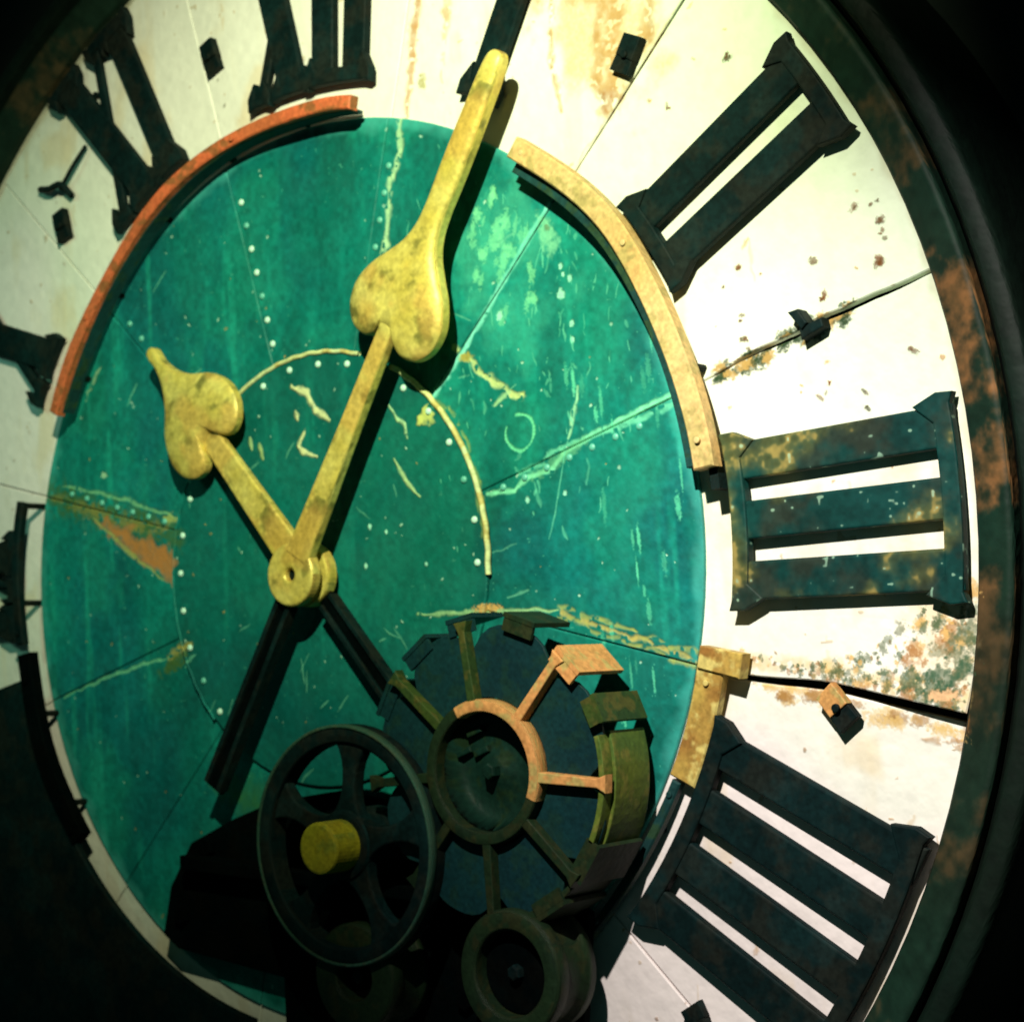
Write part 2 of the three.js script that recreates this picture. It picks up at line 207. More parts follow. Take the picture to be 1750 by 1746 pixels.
const bumpTex = tile(512, 0.3, (x, y, u, v) => { const h = 0.6 * fbm(u * 12, v * 12, 71, 4, 12) + 0.4 * fbm(u * 48, v * 48, 73, 3, 48); return [h, h, h]; }).grey();
const roughTex = tile(512, 0.4, (x, y, u, v) => { const h = 0.36 + 0.42 * fbm(u * 10, v * 10, 75, 5, 10); return [h, h, h]; }).grey();
const ironFn = (base, spotty, chip) => (x, y, u, v) => {
  const a = fbm(u * 5, v * 5, 81, 5, 5), b = fbm(u * 18, v * 18, 83, 5, 18), c = fbm(u * 90, v * 90, 85, 2, 90), d = fbm(u * 9, v * 9, 87, 5, 9);
  let q = mul3(base, 0.45 + 1.1 * a); q = mix3(q, [0.04, 0.026, 0.012], spotty * smooth(0.4, 0.68, b)); q = mix3(q, mul3(base, 2.2), 0.4 * smooth(0.55, 0.72, d));
  if (chip) { q = mix3(q, [0.09, 0.1, 0.03], 0.7 * smooth(0.5, 0.64, d * 0.7 + b * 0.3)); q = mix3(q, chip, 0.9 * smooth(0.57, 0.66, d * 0.5 + b * 0.3 + c * 0.2)); q = mix3(q, [0.2, 0.34, 0.24], 0.6 * smooth(0.8, 0.88, c)); }
  return mul3(q, 0.6 + 0.8 * c);
};
const ironTex = tile(1024, 0.5, ironFn([0.0022, 0.0105, 0.0108], 0.18)).texture();
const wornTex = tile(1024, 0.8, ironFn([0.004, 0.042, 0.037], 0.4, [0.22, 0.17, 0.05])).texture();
const goldTex = tile(1024, 0.6, (x, y, u, v) => {
  const a = fbm(u * 9, v * 9, 91, 4, 9), b = fbm(u * 26, v * 26, 93, 5, 26), c = fbm(u * 110, v * 110, 95, 2, 110);
  let q = mix3([0.58, 0.46, 0.08], [0.82, 0.73, 0.22], sat(a * 2 - 0.5)); q = mix3(q, [0.28, 0.25, 0.04], 0.62 * smooth(0.46, 0.72, b * 0.6 + a * 0.4)); q = mix3(q, [0.1, 0.11, 0.025], 0.6 * smooth(0.58, 0.76, b)); q = mix3(q, [0.62, 0.36, 0.08], 0.55 * smooth(0.45, 0.7, fbm(u * 14, v * 14, 97, 3, 14))); return mul3(q, 0.7 + 0.55 * c);
}).texture();
const paintTex = (seed, a, b, chip) => tile(512, 0.4, (x, y, u, v) => { const n = fbm(u * 7, v * 7, seed, 4, 7), m = fbm(u * 24, v * 24, seed + 2, 5, 24); return mul3(mix3(mix3(a, b, sat(n * 1.6 - 0.3)), chip, 0.8 * smooth(0.5, 0.7, m)), 0.7 + 0.6 * fbm(u * 90, v * 90, seed + 5, 2, 90)); }).texture();
const mat = (map, o = {}) => new THREE.MeshPhysicalMaterial({ specularIntensity: 0.4, map, roughness: 0.55, bumpMap: bumpTex, bumpScale: 0.0012, ...o });
const M = {
  teal: mat(teal.texture(), { roughness: 1, roughnessMap: roughTex, bumpMap: teal.relief(0.9, 301), bumpScale: 0.0022 }),
  white: mat(white.texture(), { roughness: 0.6, bumpMap: white.relief(0.42, 302), bumpScale: 0.003, specularIntensity: 0.25 }),
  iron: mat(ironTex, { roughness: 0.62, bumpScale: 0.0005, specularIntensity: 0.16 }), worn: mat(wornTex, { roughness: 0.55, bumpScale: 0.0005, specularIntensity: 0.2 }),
  gold: mat(goldTex, { roughness: 0.46, metalness: 0.25, specularIntensity: 0.8, bumpScale: 0.0011 }),
  red: mat(paintTex(101, [0.62, 0.13, 0.05], [0.4, 0.11, 0.04], [0.2, 0.09, 0.03])), tan: mat(paintTex(111, [0.52, 0.39, 0.18], [0.56, 0.34, 0.13], [0.34, 0.27, 0.1])),
  rusty: mat(paintTex(121, [0.5, 0.36, 0.08], [0.22, 0.085, 0.02], [0.6, 0.5, 0.16])), ledge: mat(paintTex(131, [0.008, 0.05, 0.05], [0.006, 0.03, 0.03], [0.02, 0.05, 0.02])),
  orange: mat(paintTex(141, [0.6, 0.26, 0.09], [0.5, 0.26, 0.08], [0.36, 0.3, 0.1])), olive: mat(paintTex(151, [0.035, 0.06, 0.01], [0.016, 0.04, 0.012], [0.07, 0.065, 0.014])), oliveShaded: mat(paintTex(155, [0.01, 0.024, 0.008], [0.006, 0.016, 0.008], [0.02, 0.024, 0.008])),  // the darker olive has the shade over the lower wheels painted in
  drum: mat(paintTex(157, [0.1, 0.13, 0.015], [0.05, 0.1, 0.02], [0.16, 0.15, 0.03])),  // lighter olive, the highlight on the drum wall put into its colour
  web: mat(paintTex(161, [0.003, 0.02, 0.025], [0.004, 0.03, 0.032], [0.006, 0.028, 0.022]), { roughness: 0.5 }), dish: mat(paintTex(171, [0.003, 0.014, 0.008], [0.005, 0.026, 0.018], [0.01, 0.024, 0.008]), { roughness: 0.45 }),
  yellow: mat(paintTex(181, [0.28, 0.27, 0.014], [0.26, 0.2, 0.012], [0.16, 0.18, 0.02])), bead: mat(paintTex(191, [0.6, 0.6, 0.22], [0.5, 0.62, 0.34], [0.45, 0.36, 0.1])),
  rivet: new THREE.MeshStandardMaterial({ color: new THREE.Color().setRGB(0.5, 0.8, 0.66), roughness: 0.4 }), rivetDark: new THREE.MeshStandardMaterial({ color: new THREE.Color().setRGB(0.1, 0.42, 0.33), roughness: 0.4 }),
  dark: mat(ironTex, { roughness: 0.9, specularIntensity: 0.05, color: new THREE.Color().setRGB(0.16, 0.17, 0.17) }),
  wall: mat(tile(512, 1.2, (x, y, u, v) => mul3([0.012, 0.019, 0.015], 0.6 + 0.8 * fbm(u * 6, v * 30, 201, 4, 6))).texture(), { roughness: 0.9 }),
  strutPale: mat(paintTex(221, [0.03, 0.09, 0.06], [0.02, 0.06, 0.04], [0.05, 0.07, 0.04])),
  strut: mat(paintTex(211, [0.01, 0.035, 0.028], [0.008, 0.022, 0.018], [0.02, 0.026, 0.016])),
};

// ---------------------------------------------------------------- geometry
const counts = {};
function named(n) { const k = counts[n] = (counts[n] ?? -1) + 1; return k ? `${n}_${String(k).padStart(3, '0')}` : n; }
function part(parent, name, geometry, material, label) { const m = new THREE.Mesh(geometry, material); m.name = named(name); m.castShadow = m.receiveShadow = true; if (label) m.userData.label = label; parent.add(m); return m; }
function group(parent, name, label) { const g = new THREE.Group(); g.name = named(name); if (label) g.userData.label = label; parent.add(g); return g; }
function thing(name, label, category) { const g = group(scene, name, label); g.userData.category = category; return g; }
function planar(g, cx = 0, cy = 0) {   // texture in metres over the dial, running on down the edges
  const p = g.attributes.position, n = g.attributes.normal, uv = new Float32Array(p.count * 2);
  for (let i = 0; i < p.count; i++) { const nz = Math.abs(n.getZ(i)), side = nz < 0.5 ? p.getZ(i) : 0; uv[i * 2] = p.getX(i) + cx + side * (Math.abs(n.getX(i)) > 0.5 ? Math.sign(n.getX(i)) : 0); uv[i * 2 + 1] = p.getY(i) + cy + side * (Math.abs(n.getY(i)) > 0.5 ? Math.sign(n.getY(i)) : 0); }
  return g.setAttribute('uv', new THREE.BufferAttribute(uv, 2));
}
const fnOf = (f) => (typeof f === 'function' ? f : () => f);
// A plate between two radii and two clock angles; either may vary along the other, and bend(angle, r) lifts its face.
function sector(r0, r1, a0, a1, z0, z1, { steps = 12, rings = 6, bend = () => 0, chamfer = 0.0015 } = {}) {
  const A0 = fnOf(a0), A1 = fnOf(a1), R0 = fnOf(r0), R1 = fnOf(r1), pos = [], idx = [];
  const point = (i, j, z, inset) => {
    const t = i / steps, s = j / rings; let r = lerp(R0(lerp(A0(0.5), A1(0.5), t)), R1(lerp(A0(0.5), A1(0.5), t)), s), a = lerp(A0(s), A1(s), t);
    if (inset) { if (j === 0) r += chamfer; if (j === rings) r -= chamfer; if (i === 0) a += chamfer / r / D; if (i === steps) a -= chamfer / r / D; }
    const [x, y] = clockwise(a, r); return [x, y, z + bend(a, r)];
  };
  const quad = (a, b, c, d) => { const k = pos.length / 3; pos.push(...a, ...b, ...c, ...d); idx.push(k, k + 1, k + 2, k, k + 2, k + 3); };
  for (let i = 0; i < steps; i++) for (let j = 0; j < rings; j++) {
    quad(point(i, j, z1, 1), point(i + 1, j, z1, 1), point(i + 1, j + 1, z1, 1), point(i, j + 1, z1, 1));
    quad(point(i, j + 1, z0), point(i + 1, j + 1, z0), point(i + 1, j, z0), point(i, j, z0));
  }
  const zc = z1 - chamfer, wall = (p, q) => { quad(point(...p, z0), point(...q, z0), point(...q, zc), point(...p, zc)); quad(point(...p, zc), point(...q, zc), point(...q, z1, 1), point(...p, z1, 1)); };
  for (let i = 0; i < steps; i++) { wall([i + 1, 0], [i, 0]); wall([i, rings], [i + 1, rings]); }
  for (let j = 0; j < rings; j++) { wall([0, j], [0, j + 1]); wall([steps, j + 1], [steps, j]); }
  for (let k = 0; k < idx.length; k += 3) { const t = idx[k + 1]; idx[k + 1] = idx[k + 2]; idx[k + 2] = t; }
  const g = new THREE.BufferGeometry(); g.setAttribute('position', new THREE.Float32BufferAttribute(pos, 3)); g.setIndex(idx);
  const flat = g.toNonIndexed(); flat.computeVertexNormals(); return planar(flat);
}
function plate(points, z0, z1, bevel = 0.002, holes = [], steps = 2) {   // a flat outline with thickness and a rounded edge
  const s = new THREE.Shape(points.map(([x, y]) => new THREE.Vector2(x, y))); for (const h of holes) s.holes.push(new THREE.Path(h.map(([x, y]) => new THREE.Vector2(x, y))));
  const g = new THREE.ExtrudeGeometry(s, { depth: z1 - z0 - 2 * bevel, bevelEnabled: true, bevelThickness: bevel, bevelSize: bevel, bevelOffset: -bevel, bevelSegments: steps, curveSegments: 24 });
  g.translate(0, 0, z0 + bevel); return planar(g);
}
const circle = (r, n = 48, cx = 0, cy = 0) => Array.from({ length: n }, (_, i) => [cx + r * Math.cos((i / n) * 2 * Math.PI), cy + r * Math.sin((i / n) * 2 * Math.PI)]);
function round(r, z0, z1, b = 0.003, n = 40) {   // a turned disc along z
  const g = new THREE.LatheGeometry([[0, z0], [r, z0], [r, z1 - b], [r - b * 0.3, z1 - b * 0.3], [r - b, z1], [0, z1]].map(([x, y]) => new THREE.Vector2(x, y)), n);
  g.rotateX(Math.PI / 2); for (let i = 0; i < g.attributes.position.count; i++) g.attributes.position.setZ(i, g.attributes.position.getZ(i) * 1);
  const f = g.toNonIndexed(); f.computeVertexNormals(); return planar(f);
}
function turned(profile, n = 64) { const g = new THREE.LatheGeometry(profile.map(([r, z]) => new THREE.Vector2(r, z)), n); g.rotateX(Math.PI / 2); g.computeVertexNormals(); return planar(g); }
function pillow(outline, spine, z, height, skirt, rings = 14) {   // a hollow-backed, domed casting over a star-shaped outline
  const n = outline.length, pos = [], idx = [];
  for (let k = 0; k <= rings; k++) { const q = Math.sin((k / rings) * Math.PI / 2); for (const [x, y] of outline) { const cy = spine(y); pos.push(lerp(0, x, q), lerp(cy, y, q), z + height(cy) * Math.pow(Math.max(0, 1 - Math.pow(q, 3.2)), 0.6)); } }
  for (const [x, y] of outline) pos.push(x, y, z - skirt);
  for (let k = 0; k <= rings; k++) for (let i = 0; i < n; i++) { const a = k * n + i, b = k * n + ((i + 1) % n); idx.push(a, a + n, b, b, a + n, b + n); }
  const g = new THREE.BufferGeometry(); g.setAttribute('position', new THREE.Float32BufferAttribute(pos, 3)); g.setIndex(idx);
  const m = mergeVertices(g, 1e-6); m.computeVertexNormals(); return planar(m);
}
function spline(points, per = 8, closed = true) { return new THREE.CatmullRomCurve3(points.map(([x, y]) => new THREE.Vector3(x, y, 0)), closed, 'centripetal').getPoints(points.length * per).slice(0, closed ? -1 : undefined).map((v) => [v.x, v.y]); }

// ---------------------------------------------------------------- setting
const wall = part(scene, 'wall', new THREE.BoxGeometry(9, 7, 0.2).translate(0, 0, -0.3), M.wall); wall.userData.kind = 'structure'; planar(wall.geometry);

// ---------------------------------------------------------------- the clock
const clock = thing('clock', 'huge weathered clock dial with teal centre, white ring, iron roman numerals and gold hands', 'clock');
part(clock, 'backing_plate', round(1.03, -0.05, -0.027, 0.002, 96), M.iron);
const rim = group(clock, 'rim', 'dark green outer rim with rust patches');
part(rim, 'inner_lip', turned([[1.0, -0.03], [1.0, 0.012], [1.004, 0.017], [1.04, 0.034], [1.048, 0.034], [1.05, 0.028], [1.05, -0.03]], 128), M.white);
part(rim, 'outer_band', turned([[1.052, -0.03], [1.052, 0.018], [1.058, 0.02], [1.062, 0.036], [1.068, 0.04], [1.085, 0.04], [1.092, 0.034], [1.096, 0.01], [1.096, -0.2]], 128), M.white);
for (const a of [15, 45, 74, 101, 121, 150, 195, 225, 255, 285, 315, 345]) { const s = sector(1.097, 1.62, () => a - 1.1, () => a + 1.1, -0.19, -0.15, { steps: 1, rings: 1 }); part(clock, 'strut', s, M.strut); }
// white panels: the seams at 75 and 105 degrees are open, the last one gapes
const seam = (a) => (s, side) => {
  const r = lerp(0.62, 1, s);
  if (a === 105) return side < 0 ? 104.9 - 1.3 * smooth(0.68, 0.84, r) : 105.5 - 1.1 * smooth(0.68, 0.84, r) - 0.1 * smooth(0.9, 1, r);
  if (a === 75) { const j = 0.15 * (hash(Math.floor(s * 60), 3, 5) - 0.5); return 74.6 + 0.3 * smooth(0.85, 1, r) + side * (0.05 + 0.2 * smooth(0.66, 0.8, r) * (1 - smooth(0.9, 1.0, r) * 0.5)) + (r < 0.86 ? j * 2 : j * 0.6); }
  return a + side * 0.07;
};
for (let k = 0; k < 12; k++) {
  const a = k * 30 + 15, b = a + 30, e0 = seam(a % 360), e1 = seam(b % 360), wide = b === 435 ? 75 : b;
  const f0 = (s) => e0(s, 1), f1 = (s) => { const v = seam(b > 360 ? b - 360 : b)(s, -1); return b > 360 ? v + 360 : v; };
  const tilt = (hash(k, 2, 3) - 0.5) * 0.004;
  const bend = (ang, r) => smooth(0.66, 0.74, r) * (tilt * (r - 0.7) * 3 + 0.0012 * Math.sin(ang * 0.35 + k)) + (b === 105 ? 0.018 * smooth(97, 105, ang) * smooth(0.72, 1, r) : 0) + (a === 105 ? -0.004 * smooth(112, 104, ang) : 0);
  part(clock, 'dial_panel', sector(0.62, 0.999, f0, f1, -0.018, -0.004, { steps: 16, rings: 24, bend }), M.white);
}
// small iron clips on the panel seams
function clip(parent, ang, r, turn, dark) {
  const g = group(parent, 'clip'), [x, y] = clockwise(ang, r); g.position.set(x, y, -0.001); g.rotation.z = -turn * D; g.scale.setScalar(0.74);
  part(g, 'tab', plate([[-0.019, -0.004], [0.019, -0.006], [0.019, 0.036], [-0.018, 0.034]], 0.0, 0.02, 0.002), dark ? M.iron : M.orange); part(g, 'foot', plate([[-0.023, -0.032], [0.018, -0.032], [0.018, -0.004], [-0.021, -0.004]], 0, 0.016, 0.002), M.iron); part(g, 'screw', round(0.007, 0.02, 0.025, 0.002, 14), M.iron);
}
clip(clock, 347.1, 0.81, 342, 1); clip(clock, 317.7, 0.811, 345, 1); clip(clock, 43.7, 0.833, 30, 1); clip(clock, 105.4, 0.842, 322, 0); clip(clock, 15.3, 0.86, 15, 1); clip(clock, 285, 0.84, 285, 1); clip(clock, 135, 0.84, 150, 1);
const hook = group(clock, 'hook');
part(hook, 'hook_stem', plate([[0.8, 0.204], [0.83, 0.215], [0.828, 0.226], [0.798, 0.218]], -0.004, 0.016, 0.002), M.iron); part(hook, 'hook_tip', plate([[0.803, 0.215], [0.811, 0.222], [0.8, 0.24], [0.786, 0.238]], -0.004, 0.02, 0.002), M.iron);
const wire = group(clock, 'bent_wire');
part(wire, 'wire_stem', new THREE.TubeGeometry(new THREE.CatmullRomCurve3([[-0.484, 0.721, 0.004], [-0.51, 0.69, 0.012], [-0.545, 0.66, 0.01]].map((v) => new THREE.Vector3(...v))), 12, 0.0035, 6), M.iron); part(wire, 'wire_end', new THREE.TubeGeometry(new THREE.CatmullRomCurve3([[-0.6, 0.672, 0.006], [-0.565, 0.664, 0.016], [-0.54, 0.667, 0.014], [-0.52, 0.645, 0.006]].map((v) => new THREE.Vector3(...v))), 16, 0.006, 6), M.iron);

// ---- numerals. Own frame of each: +y outward, x clockwise, made at twelve o'clock and turned into place.
const IN = 0.69, OUT = 0.985, ZB = 0.003;
const bar = (x0, x1, w0, w1, z, r0 = IN + 0.004, r1 = OUT - 0.004) => plate([[x0 - w0 / 2, r0], [x0 + w0 / 2, r0], [x1 + w1 / 2, r1], [x1 - w1 / 2, r1]], ZB, z, 0.0034, [], 3);
function serif(x0, x1, r, w, out, z, ends) {   // a curved foot whose ends turn away from the numeral's middle
  const p = [], q = [], n = 10, dir = out ? -1 : 1;
  for (let i = 0; i <= n; i++) { const x = lerp(x0, x1, i / n), y = Math.sqrt(r * r - x * x); p.push([x, y]); q.push([x, y + dir * w]); }
  if (ends[0]) { p.unshift([x0 - 0.012, p[0][1] - dir * 0.004]); q[0][1] += dir * 0.022; q.unshift([x0 - 0.013, p[0][1] + dir * 0.02]); }
  if (ends[1]) { p.push([x1 + 0.012, p.at(-1)[1] - dir * 0.004]); q[q.length - 1][1] += dir * 0.022; q.push([x1 + 0.013, p.at(-1)[1] + dir * 0.02]); }
  return plate(out ? [...q, ...p.reverse()] : [...p, ...q.reverse()], ZB, z, 0.0025);
}
function numeral(text, ang, worn) {
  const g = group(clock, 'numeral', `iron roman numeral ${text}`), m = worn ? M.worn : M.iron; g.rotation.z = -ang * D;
  const list = [...text], slim = /[XV]/.test(text), W = slim ? 0.043 : 0.0455, gap0 = slim ? 0.017 : 0.0255, gap1 = slim ? 0.026 : 0.0365, width = (c) => (c === 'I' ? W : 0.098);
  let total = 0; const runs = []; list.forEach((c, i) => { runs.push(total + width(c) / 2); total += width(c) + (i < list.length - 1 ? gap0 : 0); });
  const grow = (total + (gap1 - gap0) * (list.length - 1)) / total * (slim ? 1.12 : 1);
  let first = null, last = null;
  list.forEach((c, i) => {
    const x0 = runs[i] - total / 2, x1 = x0 * grow, z = 0.0155 + 0.0005 * i;
    if (c === 'I') { part(g, 'stroke', bar(x0, x1, W, W + 0.002, z), m); if (first === null) first = i; last = i; return; }
    const k0 = 0.026, k = 0.044;
    if (c === 'V') { part(g, 'stroke', bar(x0 - 0.006, x1 - k, 0.042, 0.046, z), m); part(g, 'stroke', bar(x0 + 0.01, x1 + k + 0.004, 0.018, 0.019, z - 0.002), m); }
    else { part(g, 'stroke', bar(x0 + k0, x1 - k + 0.006, 0.053, 0.056, z), m); part(g, 'stroke', bar(x0 - k0 - 0.014, x1 + k + 0.008, 0.018, 0.018, z - 0.002), m); }
    const feet = c === 'V' ? [[x0 - 0.022, x0 + 0.022]] : [[x0 - k0 - 0.024, x0 - k0 - 0.004], [x0 + k0 - 0.026, x0 + k0 + 0.024]];
    for (const [a, b] of feet) part(g, 'serif', serif(a, b, IN, 0.016, false, z + 0.003, [1, 1]), m);
    for (const [a, b] of [[x1 - k - 0.024, x1 - k + 0.034], [x1 + k - 0.004, x1 + k + 0.02]]) part(g, 'serif', serif(a, b, OUT, 0.016, true, z + 0.003, [1, 1]), m);
  });
  if (first !== null) {
    const a = runs[first] - total / 2 - W / 2, b = runs[last] - total / 2 + W / 2;
    part(g, 'serif', serif(a, b, IN, 0.022, false, 0.019, [1, 1]), m); part(g, 'serif', serif(a * grow, b * grow, OUT, 0.023, true, 0.019, [1, 1]), m);
  }
  for (const r of [0.76, 0.92]) part(g, 'stud', round(0.006, -0.006, ZB + 0.001, 0.001, 10).translate(runs[0] - total / 2, r, 0), M.iron);
}
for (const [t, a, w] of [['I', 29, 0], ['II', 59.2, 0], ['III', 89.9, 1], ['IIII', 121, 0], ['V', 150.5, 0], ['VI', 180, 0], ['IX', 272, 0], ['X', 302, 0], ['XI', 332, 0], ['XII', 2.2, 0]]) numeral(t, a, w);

// ---- teal centre: twelve sheets, the middle plate, its bead and rivets
for (let k = 0; k < 12; k++) {
  const a = k * 30 + 15, tilt = (hash(k, 7, 1) - 0.5) * 0.002;
  part(clock, 'centre_panel', sector(0.298, 0.64, () => a + 0.08, () => a + 29.92, -0.0075, 0.002, { steps: 12, rings: 10, bend: (ang, r) => tilt * (r - 0.3) * 3 + 0.0008 * Math.sin(ang * 0.5 + r * 14) * Math.sin((r - 0.3) / 0.34 * 3.14) }), M.teal);
}
part(clock, 'centre_backing', round(0.6385, -0.025, -0.008, 0.001, 96), M.ledge);
part(clock, 'middle_plate', round(0.307, -0.004, 0.0085, 0.002, 96), M.teal);
{
  const arc = (a0, a1, r, tube) => { const p = []; for (let a = a0; a <= a1; a += 3) p.push(new THREE.Vector3(...clockwise(a, r + 0.0008 * Math.sin(a)), 0.0085)); return planar(new THREE.TubeGeometry(new THREE.CatmullRomCurve3(p), p.length * 2, tube, 6)); };
  part(clock, 'bead', arc(318, 378, 0.3085, 0.0035), M.bead, 'pale raised bead'); part(clock, 'bead', arc(30, 97, 0.3085, 0.0042), M.bead, 'pale raised bead'); part(clock, 'bead', arc(228, 316, 0.3085, 0.0022), M.teal);
  const rivetShape = new THREE.SphereGeometry(0.0052, 10, 6, 0, Math.PI * 2, 0, Math.PI / 2).rotateX(Math.PI / 2).scale(1, 1, 0.7);
  const rivet = (ang, r, z, m) => { const [x, y] = clockwise(ang, r); part(clock, 'rivet', rivetShape, m).position.set(x, y, z); };
  for (let i = 0; i < 32; i++) { const a = (i * 11.25 + 3) % 360; if (a > 100 && a < 222) continue; rivet(a, 0.292 + 0.003 * (hash(i, 1, 2) - 0.5), 0.0085, hash(i, 4, 4) > 0.25 ? M.rivet : M.rivetDark); }
  for (const [s, dark] of [[345, 0], [315, 1], [75, 1], [15, 1], [285, 1]]) for (let i = 0; i < 7; i++) rivet(s + 1.5, 0.345 + i * 0.038, 0.002, dark || i % 3 === 2 ? M.rivetDark : M.rivet);
}
// ---- the broken ring of angle strip round the teal centre
function strip(name, a0, a1, rIn, rOut, z0, z1, m, label, ledge) {
  const g = group(clock, name, label), n = Math.max(6, Math.round((a1 - a0) / 2));
  part(g, 'strip_face', sector(rIn, rOut, () => a0, () => a1, z0, z1, { steps: n, rings: 1, chamfer: 0.002, bend: (a) => 0.0025 * Math.sin(a * 0.21) }), m);
  if (ledge) part(g, 'strip_ledge', sector((a) => rIn(a) - ledge, (a) => rIn(a) + 0.004, () => a0 + 0.6, () => a1 - 0.6, z0 - 0.018, z0 + 0.006, { steps: n, rings: 1, chamfer: 0.001 }), M.ledge);
  for (let a = a0 + 6; a < a1; a += 14) part(g, 'strip_post', round(0.005, -0.01, z0 + 0.001, 0.001, 8).translate(...clockwise(a, (rIn(a) + rOut(a)) / 2), 0), M.iron);
  for (let a = a0 + 1.6; a < a1; a += 19 + 5 * Math.sin(a)) part(g, 'screw', round(0.0042, z1 - 0.001, z1 + 0.0025, 0.0012, 12).translate(...clockwise(a, (rIn(a) + rOut(a)) / 2 + 0.003 * Math.sin(a)), 0), m);
}
const redOut = (a) => lerp(0.612, 0.655, smooth(296, 352, a)) + 0.006 * smooth(360, 372, a);
strip('edge_strip', 298.5, 372.5, (a) => redOut(a) - 0.0195, redOut, 0.036, 0.053, M.red, 'curved strip with worn red paint', 0.001);
const tanOut = (a) => 0.674 + 0.021 * smooth(36, 58, a);
strip('edge_strip', 39.5, 84.5, (a) => tanOut(a) - 0.029, tanOut, 0.034, 0.054, M.tan, 'curved tan strip with blunt ends', 0.016);
part(clock, 'strip_end', new THREE.BoxGeometry(0.034, 0.012, 0.034).rotateZ(-85.4 * D).translate(...clockwise(85.2, 0.685), 0.02), M.iron);
strip('edge_strip', 104.7, 117, () => 0.652, () => 0.69, 0.006, 0.02, M.rusty, 'rusty ochre edge strip', 0);
part(clock, 'strip_bracket', sector(0.655, 0.715, () => 102.6, () => 105.0, 0.004, 0.024, { steps: 2, rings: 2 }), M.rusty);
strip('edge_strip', 117.4, 150, () => 0.655, () => 0.668, 0.004, 0.016, M.ledge, 'narrow dark edge strip', 0);
strip('edge_strip', 233, 262, () => 0.618, () => 0.65, 0.034, 0.052, M.dark, 'black iron edge strip', 0);
part(clock, 'added_dark_plate', sector((a) => 0.645, 1.04, () => 192, () => 258.5, 0.036, 0.046, { steps: 60, rings: 4 }), M.iron, 'black plate added to darken the lower left');  // added plate: covers the white ring in black where it lies in shade
strip('edge_strip', 263.5, 284, () => 0.638, () => 0.656, 0.034, 0.046, M.iron, 'short black iron edge strip', 0);

// ---- hands
const pivot = [0.005, -0.01];
function hand(name, label, ang) { const g = group(clock, name, label); g.position.set(...pivot, 0); g.rotation.z = -ang * D; return g; }
const mirror = (right) => [...right, ...right.slice().reverse().map(([x, y]) => [-x, y])].filter((p, i, a) => !i || Math.hypot(p[0] - a[i - 1][0], p[1] - a[i - 1][1]) > 1e-5);
{
  const g = hand('hour_hand', 'short gold hour hand with leaf-shaped heart', 320), z = 0.046;
  part(g, 'hub', round(0.045, 0.026, 0.044, 0.004, 44), M.gold);
  part(g, 'shaft', plate([[-0.026, 0.02], [0.026, 0.02], [0.0175, 0.3], [-0.0175, 0.3]], 0.034, z + 0.002, 0.004, [], 3), M.gold);
  const o = spline(mirror([[0.006, 0.476], [0.0105, 0.466], [0.0095, 0.445], [0.018, 0.412], [0.038, 0.381], [0.069, 0.348], [0.083, 0.308], [0.077, 0.277], [0.058, 0.257], [0.036, 0.254], [0.021, 0.266], [0.014, 0.281]]), 5);
  part(g, 'heart', pillow(o, (y) => Math.min(0.455, Math.max(0.32, y)), z, (c) => lerp(0.0125, 0.006, smooth(0.33, 0.45, c)), 0.01), M.gold);
  part(g, 'tip', round(0.0095, 0.036, 0.05, 0.003, 16).translate(0, 0.468, 0), M.gold);
  part(g, 'counterweight', plate([[-0.012, -0.03], [0.012, -0.03], [0.014, -0.31], [-0.014, -0.31]], 0.024, 0.036, 0.003), M.dark, 'dark iron tail of the hour hand');
  for (const x of [-0.0115, 0.0115]) part(g, 'tail_flange', plate([[x - 0.0035, -0.05], [x + 0.0035, -0.05], [x * 1.1 + 0.0035, -0.3], [x * 1.1 - 0.0035, -0.3]], 0.024, 0.041, 0.001), M.iron);
}
{
  const g = hand('minute_hand', 'long gold minute hand with heart and straight tip', 32.5), z = 0.066;
  part(g, 'hub', plate(circle(0.0445, 48), 0.054, 0.075, 0.005, [circle(0.0085, 20)], 3), M.gold);
  part(g, 'axle', round(0.017, -0.004, 0.066, 0.002, 24), M.iron);
  part(g, 'shaft', plate([[-0.0225, 0.025], [0.0225, 0.025], [0.0155, 0.23], [0.0125, 0.4], [-0.0125, 0.4], [-0.0155, 0.23]], 0.058, 0.0765, 0.0045, [], 3), M.gold);
  const o = spline(mirror([[0.006, 0.765], [0.0125, 0.759], [0.0168, 0.738], [0.0188, 0.69], [0.0202, 0.64], [0.0202, 0.59], [0.0192, 0.548], [0.0225, 0.515], [0.033, 0.49], [0.05, 0.468], [0.073, 0.44], [0.087, 0.407], [0.082, 0.374], [0.062, 0.353], [0.038, 0.349], [0.021, 0.358], [0.012, 0.37]]), 5);
  part(g, 'heart', pillow(o, (y) => Math.min(0.742, Math.max(0.41, y)), z, (c) => lerp(0.0165, 0.0085, smooth(0.42, 0.56, c)), 0.011), M.gold, 'heart drawn out into a long straight tip');
  part(g, 'counterweight', plate([[-0.013, -0.03], [0.013, -0.03], [0.015, -0.35], [-0.015, -0.35]], 0.048, 0.06, 0.003), M.dark, 'dark iron tail of the minute hand');
  for (const x of [-0.0115, 0.0115]) part(g, 'tail_flange', plate([[x - 0.004, -0.045], [x + 0.004, -0.045], [x * 1.18 + 0.004, -0.345], [x * 1.18 - 0.004, -0.345]], 0.048, 0.066, 0.001), M.iron);
}

